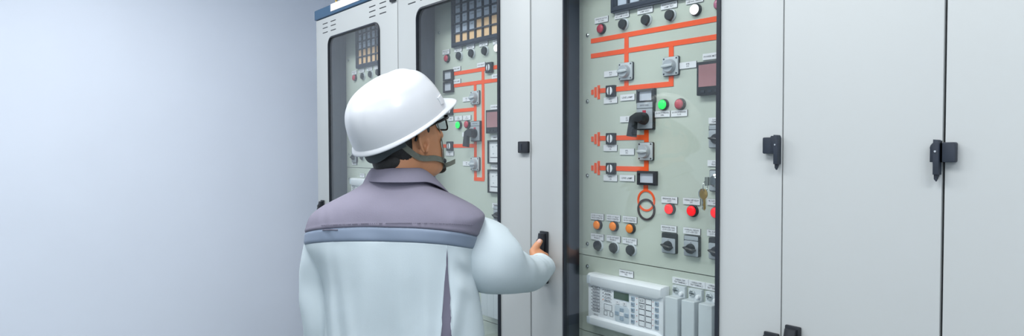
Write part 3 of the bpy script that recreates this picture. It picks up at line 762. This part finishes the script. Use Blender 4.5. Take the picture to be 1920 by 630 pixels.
# neck and the body inside the clothes
bd.tube([T(.004, -.005, 1.40), T(.005, -.012, 1.47), T(.012, -.014, 1.52), T(.022, -.012, 1.57)], [.066, .0585, .056, .054], 24)
bd.loft([[T(c*w*cos(2*pi*j/32)*1.0, .92*dp*sin(2*pi*j/32)-.2*w*cos(2*pi*j/32), z) for j in range(32)] for c, w, dp, z in ((1, .13, .09, .93), (1, .14, .09, 1.08), (1, .15, .1, 1.22), (1, .165, .1, 1.32), (1, .15, .085, 1.39), (1, .08, .06, 1.43))])
SH = [T(.10, .01, 1.34), P(897, 474, 1.59), P(920, 491, 1.57), P(944, 504, 1.585), P(970, 512, 1.655), P(1001, 503, 1.775), P(1006, 497, 1.81)]
bd.tube(SH, [.05, .048, .045, .042, .036, .03, .028], 18)
LA = [T(-.13, .02, 1.345), T(-.19, .03, 1.24), T(-.196, .035, 1.08), Vector((-.185, .075, .97)), Vector((-.178, .1, .86))]
bd.tube(LA, [.055, .05, .042, .036, .028], 18)
# right hand closed on the lever
wr = SH[-1]; pc = P(1011, 487, 1.862)
bd.tube([wr, P(1008, 493, 1.835), pc], [.028, .026, .026], 16, True, .8)
bd.ell(P(1011, 483, 1.866), (.021, .022, .026), Matrix.Rotation(-.5, 3, 'Y'))
bd.tube([P(1004, 484, 1.85), P(999.5, 472, 1.862), P(1006, 461.5, 1.866), P(1012.5, 453.5, 1.871)], [.0155, .0128, .0108, .0088], 14)
bd.tube([P(1002, 474, 1.862), P(1009, 475, 1.868), P(1015, 477, 1.872)], [.010, .012, .011], 12)
for k, (a, b_, c_, e, rr) in enumerate((((1016, 476), (1024.0, 480), (1025, 483), (1019, 484), .0082), ((1018, 484), (1025.5, 489), (1026, 492), (1019, 493), .0084),
                                    ((1018, 492), (1025, 498), (1025.5, 501), (1018, 502), .0079), ((1016, 500), (1022, 506), (1022.5, 508), (1017, 509), .0068))):
    bd.tube([pc.lerp(P(*a, 1.868), .45), P(*a, 1.869), P(*b_, 1.878), P(*c_, 1.895), P(*e, 1.904)], [.010, rr*1.18, rr*1.04, rr*.96, rr*.82], 12)
# left hand hanging, fingers slightly curled
lw = LA[-1]
bd.tube([lw, lw+Vector((.0, .008, -.04)), lw+Vector((0, .012, -.085))], [.026, .034, .034], 16, True, .45, up=(1, 0, 0))
for k, (dy, l, r_) in enumerate(((.034, .075, .008), (.012, .084, .0085), (-.008, .078, .008), (-.026, .06, .007))):
    q = lw+Vector((0, dy+.01, -.088))
    bd.tube([q+Vector((0, -dy*.2, .03)), q, q+Vector((.008, .004, -l*.45)), q+Vector((.022, .006, -l*.78)), q+Vector((.036, .006, -l))], [r_*1.1, r_*1.1, r_, r_*.92, r_*.8], 12)
q = lw+Vector((.012, .03, -.03)); bd.tube([q, q+Vector((.01, .028, -.03)), q+Vector((.016, .038, -.062))], [.013, .011, .0085], 12)
# hips and legs
HIP = (-.012, .02)
bd.ell((HIP[0], HIP[1], .93), (.155, .105, .12))
for s in (-1, 1):
    bd.tube([(HIP[0]+s*.085, .02, .90), (HIP[0]+s*.095, .03, .5), (HIP[0]+s*.1, .0, .09)], [.085, .055, .038], 16)
    bd.tube([(HIP[0]+s*.1, -.03, .045), (HIP[0]+s*.11, .12, .04)], [.035, .035], 12)
me = remeshed(bd, .0034, 5, .45); body = put('body', me, 'skin', man, (0, 0, 0))
body.data.materials.clear(); body.data.materials.append(MT['skin'])
nl = MB().ell(P(1010.6, 453.6, 1.8635), (.0062, .003, .0085), Matrix.Rotation(math.radians(28), 3, 'Y'))
nl.build('thumbnail', 'nail', body)
for s in (-1, 1):
    e = MB().ell(Hh(s*.032, .084, .018), (.0115, .0115, .0115)).build('eye', 'eye', body)
    MB().ell(Hh(s*.032, .0925, .018), (.0052, .0052, .0052)).build('iris', 'iris', body)

# hair
def hairline(phi):
    d = math.degrees(phi) % 360                    # 0 right ear, 90 face, 180 left ear, 270 nape
    d = d if d <= 180 else d
    a = abs(((d-270)+180) % 360-180)               # angle from the nape
    tab = [(0, -.119), (35, -.116), (52, -.098), (64, -.045), (78, .028), (95, .028), (100, .008), (104, .004), (109, .016), (116, .034), (130, .066), (180, .07)]
    for i in range(len(tab)-1):
        if a <= tab[i+1][0]: return tab[i][1]+(tab[i+1][1]-tab[i][1])*(a-tab[i][0])/(tab[i+1][0]-tab[i][0])
rows = []; NH = 120
for i in range(26):
    rr = []
    for j in range(NH):
        phi = 2*pi*j/NH; hl = hairline(phi); z = hl+(.127-hl)*i/25
        off = .0038*min(1, .1+i/6)+.0012*noise.noise(Vector((cos(phi)*22, sin(phi)*22, z*160)))
        rr.append(Hh(*head_pt(phi, z, off)))
    rows.append(rr)
hb = MB(); hb.loft(rows, cap=False)
hb.ell(T(-.004, -.034, 1.530), (.046, .043, .04), None, 40, 24)
hm = modified(hb.mesh(), ('SOLIDIFY', dict(thickness=.004, offset=-1)))
put('hair', hm, 'hair', man, (0, 0, 0))

# jacket
TOR = [  # z, left, right, back, front
    (.84, .205, .232, .135, .14), (.95, .2, .232, .13, .135), (1.071, .198, .231, .132, .13), (1.15, .197, .222, .136, .13), (1.21, .198, .212, .14, .13), (1.26, .215, .205, .144, .13), (1.306, .243, .205, .146, .13),
    (1.34, .243, .214, .146, .125), (1.37, .236, .226, .143, .118), (1.392, .223, .229, .138, .11), (1.413, .194, .205, .130, .1), (1.434, .153, .165, .117, .09), (1.455, .111, .12, .1, .085), (1.472, .085, .09, .088, .08), (1.49, .07, .075, .08, .075)]
def torso(phi, z, off=0):
    l, r, b, f = lerp_tab(TOR, z)
    n = 2.55; c, s = cos(phi), sin(phi)
    w = r if c > 0 else l; dp = f if s > 0 else b
    x = (w+off)*sgn(c)*abs(c)**(2/n); y = (dp+off)*sgn(s)*abs(s)**(2/n)
    bk = max(0, -s)
    # folds of the cloth
    low = max(0, min(1, (1.33-z)/.2))
    fold = 0
    for fx, sl, amp, wd in ((-.155, .03, .0055, .012), (-.12, .10, .004, .018), (-.05, -.06, .003, .022), (.03, .05, .0035, .02), (.10, -.03, .003, .016), (.165, -.10, .006, .016), (.19, -.16, .006, .014)):
        fold += 2.6*amp*gauss(x-fx-sl*(1.3-z), wd)
    if x > .15:
        e = z-(1.262-(x-.176)*.8); k = min(1, (x-.15)/.05); k = k*k*(3-2*k); y -= min(1, bk*2)*k*(-.016*gauss(e, .017)+.008*gauss(e+.034, .018)+.006*gauss(e-.03, .016))
    fold -= .009*gauss(x+.183-.03*(1.3-z), .006)
    fold += .004*noise.noise(Vector((x*9, z*5, 1.3)))*2
    y -= (fold*low)*min(1, bk*2)
    up = max(0, min(1, (z-1.33)/.03))
    y -= bk*up*.0035*(gauss(x+.19-.3*(1.42-z), .012)+gauss(x+.165-.4*(1.42-z), .010)+.8*gauss(x-.17+.3*(1.42-z), .014)+noise.noise(Vector((x*14, z*9, 4)))*1.5)
    y -= .16*x
    zz = z
    return x+.002, y-.0, zz
def sag(phi, z):
    "seams ride higher on the middle of the back than at the arms"
    s = max(0, -sin(phi))
    w = gauss(z-1.33, .075)
    return z+.036*w*(s**1.3)
NT = 180
def tpatch(z0, z1, n, off=0, offs=None):
    R = []
    for i in range(n+1):
        z = z0+(z1-z0)*i/n
        R.append([T(*torso(2*pi*j/NT, sag(2*pi*j/NT, z), off if offs is None else offs[i])) for j in range(NT)])
    return R
ZB0, ZB1 = 1.306, 1.338
jk = MB(); jk.loft(tpatch(.84, ZB0+.004, 64), cap=False)
jme = modified(jk.mesh(), ('SOLIDIFY', dict(thickness=.003, offset=-1)))
jacket = put('jacket', jme, 'cloth', man, (0, 0, 0))
bm_ = MB(); bm_.loft(tpatch(ZB0, ZB1, 8, offs=[.0, .0022]+[.0026]*5+[.0022, 0]), cap=False)
put('reflective_band', modified(bm_.mesh(), ('SOLIDIFY', dict(thickness=.003, offset=-1))), 'band', jacket, (0, 0, 0))
ym = MB(); ym.loft(tpatch(ZB1-.001, 1.49, 40, offs=[.0, .0028, .0034, .0028]+[.0024]*37), cap=False)
put('yoke', modified(ym.mesh(), ('SOLIDIFY', dict(thickness=.003, offset=-1))), 'yoke', jacket, (0, 0, 0))
def on_back(px, py):
    "point of the back surface met by a picture point"
    best = None
    for k in range(-90, 91):
        phi = -pi/2+k*pi/180*.98
        z = 1.3
        for _ in range(12):
            p = T(*torso(phi, z)); d = p.y+D0
            z2 = ZE+((ZE-(py-281.5)/FOC*d)-ZE)/K
            z = z2
        e = abs((p.x-XO)/d*FOC+960-px)
        if best is None or e < best[0]: best = (e, phi, z)
    return best[1], best[2]
# inverted pleat at the right of the back, its shade painted as a darker strip
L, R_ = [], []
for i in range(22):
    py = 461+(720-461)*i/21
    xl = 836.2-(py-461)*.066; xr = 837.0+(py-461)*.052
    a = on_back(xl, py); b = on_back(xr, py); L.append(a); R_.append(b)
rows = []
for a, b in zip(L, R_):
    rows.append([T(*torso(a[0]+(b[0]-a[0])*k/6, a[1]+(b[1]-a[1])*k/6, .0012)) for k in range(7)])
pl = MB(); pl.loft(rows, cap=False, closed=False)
put('pleat_shade_strip', modified(pl.mesh(), ('SOLIDIFY', dict(thickness=.0016, offset=0))), 'seam', jacket, (0, 0, 0))  # thread colour stands in for the shade in the pleat
# pressed edges beside the pleat and along the left back panel, and the row of stitches under the yoke
def seam(pts, name, m, w=.0016, off=.0012):
    b = MB(); b.tube([T(*torso(p[0], p[1], off)) for p in pts], w, 6); return b.build(name, m, jacket, (0, 0, 0))
seam(R_, 'pleat_edge', 'cloth', .0016, .0006); seam(L, 'pleat_edge', 'cloth', .0016, .0006)
st = MB()
for i in range(70):
    x0 = 606+(884-606)*i/70; yy = lambda x: 424.5-6*0+.00022*(x-745)**2-3
    a = on_back(x0, yy(x0)-4); b = on_back(x0+2.4, yy(x0+2.4)-4)
    st.tube([T(*torso(a[0], a[1], .0056)), T(*torso(b[0], b[1], .0056))], .0009, 5)
st.build('stitching', 'seam', jacket, (0, 0, 0))
pk = [on_back(606, 430.5), on_back(620, 430), on_back(634, 430.5)]
MB().tube([T(*torso(a, z, .0036)) for a, z in pk], .0014, 6).build('welt_seam', 'seam', jacket, (0, 0, 0))

def sleeve(path, rad, name, folds, cuff=True, flat=1.0):
    # dense smooth path
    n = 60; pts = []; rs = []
    m = len(path)-1
    tab = [(i, *path[i], rad[i]) for i in range(m+1)]
    for i in range(n+1):
        v = lerp_tab(tab, m*i/n); pts.append(Vector(v[:3])); rs.append(v[3])
    b = MB(); rings = []; seg = 56; nrm = None
    for i in range(n+1):
        t = (pts[min(i+1, n)]-pts[max(i-1, 0)]).normalized()
        if nrm is None: nrm = Vector((0, 0, 1))
        nrm = (nrm-t*nrm.dot(t)).normalized(); bi = t.cross(nrm)
        u = i/n; ring_ = []
        for j in range(seg):
            a = 2*pi*j/seg
            r = rs[i]
            d = 0
            for (uc, ac, amp, wu, wa, tw) in folds:
                da = (a-ac-tw*(u-uc)+pi) % (2*pi)-pi
                d += amp*gauss(u-uc, wu)*gauss(da, wa)
            d += .0022*noise.noise(Vector((cos(a)*1.6, sin(a)*1.6, u*7+len(name))))*2
            r = r+d
            ring_.append(pts[i]+nrm*(r*cos(a)*flat)+bi*(r*sin(a)))
        rings.append(ring_)
    # turned-in end of the cuff
    t = (pts[-1]-pts[-2]).normalized()
    e = rings[-1]; c = pts[-1]
    rings.append([c+(p-c)*.97+t*.003 for p in e]); rings.append([c+(p-c)*.9 for p in e]); rings.append([c+(p-c)*.82-t*.03 for p in e])
    b.loft(rings, cap=False)
    return put(name, modified(b.mesh(ang=60), ('SMOOTH', dict(iterations=9, factor=.5))), 'cloth', jacket, (0, 0, 0))
Q = lambda px, py, r, d: (P(px, py, d), r*d/FOC)
RS = [(T(.07, .03, 1.345), .062), Q(868, 455, 56, 1.60), Q(897, 472, 68, 1.572), Q(918, 489, 63, 1.56), Q(944, 503, 50, 1.585), Q(970, 512, 40, 1.65), Q(995, 514, 33, 1.735), Q(1009, 507, 27.5, 1.79), Q(1016, 500, 25.5, 1.825)]
sleeve([a for a, _ in RS], [b for _, b in RS], 'sleeve',
       [(.45, .35, .006, .05, .5, 3), (.52, .2, -.005, .03, .6, 3), (.58, .5, .006, .035, .6, 4), (.66, .2, -.005, .03, .5, 4), (.72, .6, .006, .03, .7, 5), (.8, .1, .005, .03, .6, 4), (.35, -.6, .005, .06, .5, -3), (.3, 1.9, .002, .12, .7, 2), (.42, 2.6, .003, .08, .7, 4), (.9, .4, .004, .03, .5, 3), (.97, -2.0, .005, .05, .5, 0), (.985, 0, .003, .012, 4, 0)])
sleeve([T(-.14, .02, 1.345), T(-.180, .02, 1.30), T(-.199, .025, 1.22), T(-.197, .03, 1.08), Vector((-.185, .07, .97)), Vector((-.178, .098, .875))],
       [.062, .062, .056, .054, .05, .043], 'sleeve',
       [(.5, 0, .005, .04, .8, 2), (.58, .6, -.004, .03, .7, 3), (.66, 0, .005, .03, .8, -2), (.4, .3, .004, .05, .5, 3)])
# collar
rows = []
for k in range(61):
    a = math.radians(-90-152+304*k/60)               # -90 is the nape
    fr = abs(k/60-.5)*2                              # 0 nape, 1 collar points
    g = max(0, (fr-.35)/.65); g = g*g*(3-2*g)
    ca, sa = cos(a), sin(a)
    cx, cy = .006, -.002
    ti = Vector((cx+.060*ca, cy+.066*sa-.16*.06*ca, 1.508-.014*g)); to = Vector((cx+.066*ca, cy+.072*sa-.16*.066*ca, 1.514-.014*g))
    rb = .094+.080*g+.004*gauss(fr-.4, .3)-(.018 if ca < 0 else -.004)*ca*ca; zb = 1.4785-.072*g
    bo = Vector((cx+rb*ca, cy+(rb+.012)*sa-.16*rb*ca, zb)); bi = bo+Vector((-.004*ca, -.004*sa, -.001))
    mid = to.lerp(bo, .45)+Vector((.003*ca, .003*sa, .006)); mi2 = ti.lerp(bi, .5)+Vector((-.004*ca, -.004*sa, .001))
    q = to.lerp(bo, .12)+Vector((.002*ca, .002*sa, .004))
    base_i = Vector((cx+.062*ca, cy+.068*sa-.16*.06*ca, 1.455-.02*g))
    rows.append([T(*p) for p in (base_i, ti, (ti+to)/2+Vector((0, 0, .003)), to, q, mid, bo.lerp(mid, .35), bo, bi, mi2.lerp(bi, .3), base_i+Vector((.006*ca, .006*sa, 0)))])
cb = MB(); cb.loft(rows)
put('collar', modified(cb.mesh(ang=50), ('SUBSURF', dict(levels=1))), 'yoke', jacket, (0, 0, 0))

# trousers and shoes
tb = MB()
tb.loft([[(HIP[0]+w*cos(2*pi*j/40), HIP[1]+d*sin(2*pi*j/40)-.1*w*cos(2*pi*j/40), z) for j in range(40)] for w, d, z in ((.172, .118, .84), (.17, .12, .93), (.16, .115, 1.0))])
for s in (-1, 1):
    tb.tube([(HIP[0]+s*.084, .02, .88), (HIP[0]+s*.09, .025, .7), (HIP[0]+s*.095, .03, .5), (HIP[0]+s*.1, .01, .25), (HIP[0]+s*.1, .0, .055)], [.097, .09, .076, .068, .066], 28, False)
put('trousers', remeshed(tb, .009, 6), 'trouser', man, (0, 0, 0))
for s in (-1, 1):
    x = HIP[0]+s*.102; b = MB(); rows = []
    for y, w, h in ((-.075, .02, .03), (-.068, .034, .055), (-.03, .038, .085), (.03, .038, .09), (.08, .046, .066), (.14, .048, .05), (.185, .036, .038), (.2, .012, .02)):
        rows.append([(x+w*cos(a)*(1 if sin(a) > -.2 else 1.02), y, max(.0, h*.5+h*.5*sin(a)*1.15-.0)) for a in [2*pi*i/20 for i in range(20)]])
    b.loft(rows); sh = b.build('shoe', 'shoe', man)
    MB().box((x-.046, -.075, 0), (x+.046, .19, .014), .006).build('sole', 'rubber', sh)

# hard hat
HT = Matrix.Translation((.022, .000, 1.634)) @ Matrix.Rotation(math.radians(-44), 4, 'Z') @ Matrix.Rotation(math.radians(31), 4, 'X')
Ht = lambda x, y, z: T(*(HT @ Vector((x, y, z))))
def hat_base(phi):
    c, s = cos(phi), sin(phi); n = 2.15
    return Vector((.116*sgn(c)*abs(c)**(2/n), (.114 if s > 0 else .152)*sgn(s)*abs(s)**(2/n), 0))
def hat_pt(phi, t):
    b = hat_base(phi); q = t*pi/2
    k = cos(q)**.62; z = .126*sin(q)**.82
    x, y = b.x*k, b.y*k
    rid = .0035*gauss(x, .016)+.0022*(gauss(x-.045, .01)+gauss(x+.045, .01))
    sd = min(1, max(0, (abs(x)-.05)/.02)); rid += .0055*(1/(1+math.exp(-(t-.42-.14*max(0, -sin(phi)))/.012))-.0)*max(0, 1-(t-.42)*2.2)*.55*sd*(1 if t < .7 else 0)
    w = max(0, min(1, (t-.2)/.2))
    z += rid*w; y *= 1+.35*rid*w*6
    if t < .3: x *= 1+.012*gauss(t-.0, .1); 
    return x, y, z
NP = 128; rows = []
lipz = lambda phi: -.006-.004*max(0, -sin(phi))
for e, dz in ((1.0, 0.0), (.9, .002), (.55, .005)):
    rr = []
    for j in range(NP):
        phi = 2*pi*j/NP; b = hat_base(phi); u = b.normalized()
        ext = (.009+.037*max(0, sin(phi))**3.0)*e
        drop = -.010*max(0, sin(phi))**3*e
        rr.append(Ht(b.x+u.x*ext, b.y+u.y*ext, lipz(phi)*e*.9+dz+drop-.002))
    rows.append(rr)
for i in range(40):
    rows.append([Ht(*hat_pt(2*pi*j/NP, (i/39.0)*.985)) for j in range(NP)])
rows.append([Ht(*hat_pt(2*pi*j/NP, .9985)) for j in range(NP)])
hb = MB(); hb.loft(rows, cap=False)
def _c(t):
    f = t.faces.new([t.verts.new(v) for v in rows[-1]])
hb._new(_c)
helm = put('hard_hat', modified(hb.mesh(ang=60), ('SOLIDIFY', dict(thickness=.0034, offset=-1))), 'helmet', man, (0, 0, 0))
# accessory socket above the rim on each side
for ph in (math.radians(33), math.radians(147)):
    b = MB(); rows = []
    for k in range(7):
        p1 = ph+(k-3)*.042
        a = Vector(hat_pt(p1, .045)); c = Vector(hat_pt(p1, .13)); u = Vector((cos(p1), sin(p1), 0))*.0045
        e = 1 if 0 < k < 6 else .4
        rows.append([Ht(*(a-u)), Ht(*(a+u*e)), Ht(*((a+c)/2+u*e*1.1)), Ht(*(c+u*e)), Ht(*(c-u))])
    b.loft(rows); b.build('accessory_socket', 'helmet', helm)
# head band seen under the rim
rows = []
for j in range(97):
    phi = math.radians(-90-62+124*j/96)
    x, y, z = head_pt(phi, .02, .014)
    zt, zb = .035, -.004-.030*gauss(math.degrees(phi)+90, 38)
    rows.append([Hh(x, y, zt), Hh(x*1.02, y*1.02, (zt+zb)/2), Hh(x*.99, y*.99-.0, zb), Hh(x*.96, y*.96, zb), Hh(x*.96, y*.96, zt)])
hbn = MB(); hbn.loft(rows); hbn.build('head_band', 'harness', helm)
# chin strap
def ribbon(keys, w, th=.0016, off=.0035, mirror=1):
    n = 24; tab = [(i, *k) for i, k in enumerate(keys)]; m = len(keys)-1
    pts = []
    for i in range(n+1):
        v = lerp_tab(tab, m*i/n); phi = math.radians(v[0]); 
        if mirror < 0: phi = pi-phi
        pts.append((phi, v[1]))
    cen = [Hh(*head_pt(a, z, off)) for a, z in pts]; rows = []
    for i, (a, z) in enumerate(pts):
        o1 = Hh(*head_pt(a, z, off+.01)); nr = (o1-cen[i]).normalized()
        t = (cen[min(i+1, n)]-cen[max(i-1, 0)]).normalized(); sd = t.cross(nr).normalized()
        rows.append([cen[i]+sd*w/2+nr*th/2, cen[i]-sd*w/2+nr*th/2, cen[i]-sd*w/2-nr*th/2, cen[i]+sd*w/2-nr*th/2])
    return rows
sb = MB()
for mr in (1, -1):
    sb.loft(ribbon([(-52, .045), (-36, .0), (-16, -.045), (12, -.066), (34, -.084)], .0135, mirror=mr))
    sb.loft(ribbon([(52, .075), (50, .03), (47, -.02), (41, -.06), (34, -.084)], .0125, off=.004, mirror=mr))
    sb.loft(ribbon([(34, -.084), (48, -.104), (68, -.116), (90, -.119)], .014, off=.0045, mirror=mr))
strap = sb.build('chin_strap', 'strap', helm, (0, 0, 0))
tabb = MB(); ja = Hh(*head_pt(math.radians(44), -.098, .009)); jb = ja+Vector((.020, .0, .007)); 
tabb.loft([[q+Vector((0, 0, .006)), q+Vector((0, .002, .006)), q+Vector((0, .002, -.006)), q+Vector((0, 0, -.006))] for q in (ja+Vector((-.012, 0, -.006)), ja+Vector((.008, -.002, .001)), jb)])
tabb.build('strap_tail', 'strap', helm)
bk = MB().ell(Hh(*head_pt(math.radians(35), -.085, .006)), (.005, .004, .006)).build('strap_buckle', 'black', helm)

# spectacles
gb = MB()
for s in (-1, 1):
    gb.tube([Hh(s*.081, -.026, .0), Hh(s*.082, -.014, .018), Hh(s*.083, .02, .023), Hh(s*.080, .07, .025), Hh(s*.074, .101, .027)], [.002, .0022, .0022, .0026, .003], 10, True, 1.5)
    lo = [(s*.036+x, z) for x, z in rrect(-.028, -.004-.018, .028, -.004+.027, .010, 5)]
    outer = [Hh(x, .108-abs(x)*.09, z+.014) for x, z in lo]
    gb.tube(outer+[outer[0], outer[1]], .0021, 8, False)
    gb.tube([Hh(s*.062, .102, .031), Hh(s*.074, .101, .031)], .003, 8)
gb.tube([Hh(-.009, .108, .022), Hh(0, .112, .024), Hh(.009, .108, .022)], .002, 8)
spec = gb.build('spectacles', 'frame', man, (0, 0, 0))
for s in (-1, 1):
    f = MB(); lo = [(s*.036+x, z) for x, z in rrect(-.027, -.004-.017, .027, -.004+.026, .010, 5)]
    f.loft([[Hh(x, .1075-abs(x)*.09, z+.014) for x, z in lo], [Hh(x, .1090-abs(x)*.09, z+.014) for x, z in lo]])
    f.build('lens', 'lens', spec)


# ------------------------------------------------------------------ light
def area(name, loc, size, power, col=(1, 1, 1), rot=(0, 0, 0)):
    l = bpy.data.lights.new(name, 'AREA'); l.shape = 'RECTANGLE'; l.size, l.size_y = size; l.energy = power; l.color = col
    o = bpy.data.objects.new(name, l); C.objects.link(o); o.location = loc; o.rotation_euler = rot
    return o
cool = (.968, .985, 1.0)
for x in (.5, 2.2, 3.9):
    area('ceiling_lamp', (x, -1.0, HC-.02), (1.2, .5), 31, cool)
    area('ceiling_lamp', (x, -3.0, HC-.02), (1.2, .6), 13, cool)
area('front_fill_light', (2.2, WY0+.05, 1.7), (4.0, 1.6), 7, (.97, .985, 1), (pi/2, 0, 0))  # added soft fill from behind the camera, no real window
w = bpy.data.worlds.new('World'); bpy.context.scene.world = w; w.use_nodes = True
w.node_tree.nodes['Background'].inputs['Color'].default_value = (.85, .92, 1, 1); w.node_tree.nodes['Background'].inputs['Strength'].default_value = .3
sc = bpy.context.scene
sc.view_settings.view_transform = 'Standard'; sc.view_settings.look = 'None'; sc.view_settings.gamma = 1; sc.view_settings.exposure = 0.0
sc.view_settings.use_curve_mapping = False
sc.cycles.max_bounces = 10; sc.cycles.diffuse_bounces = 5; sc.cycles.transparent_max_bounces = 12
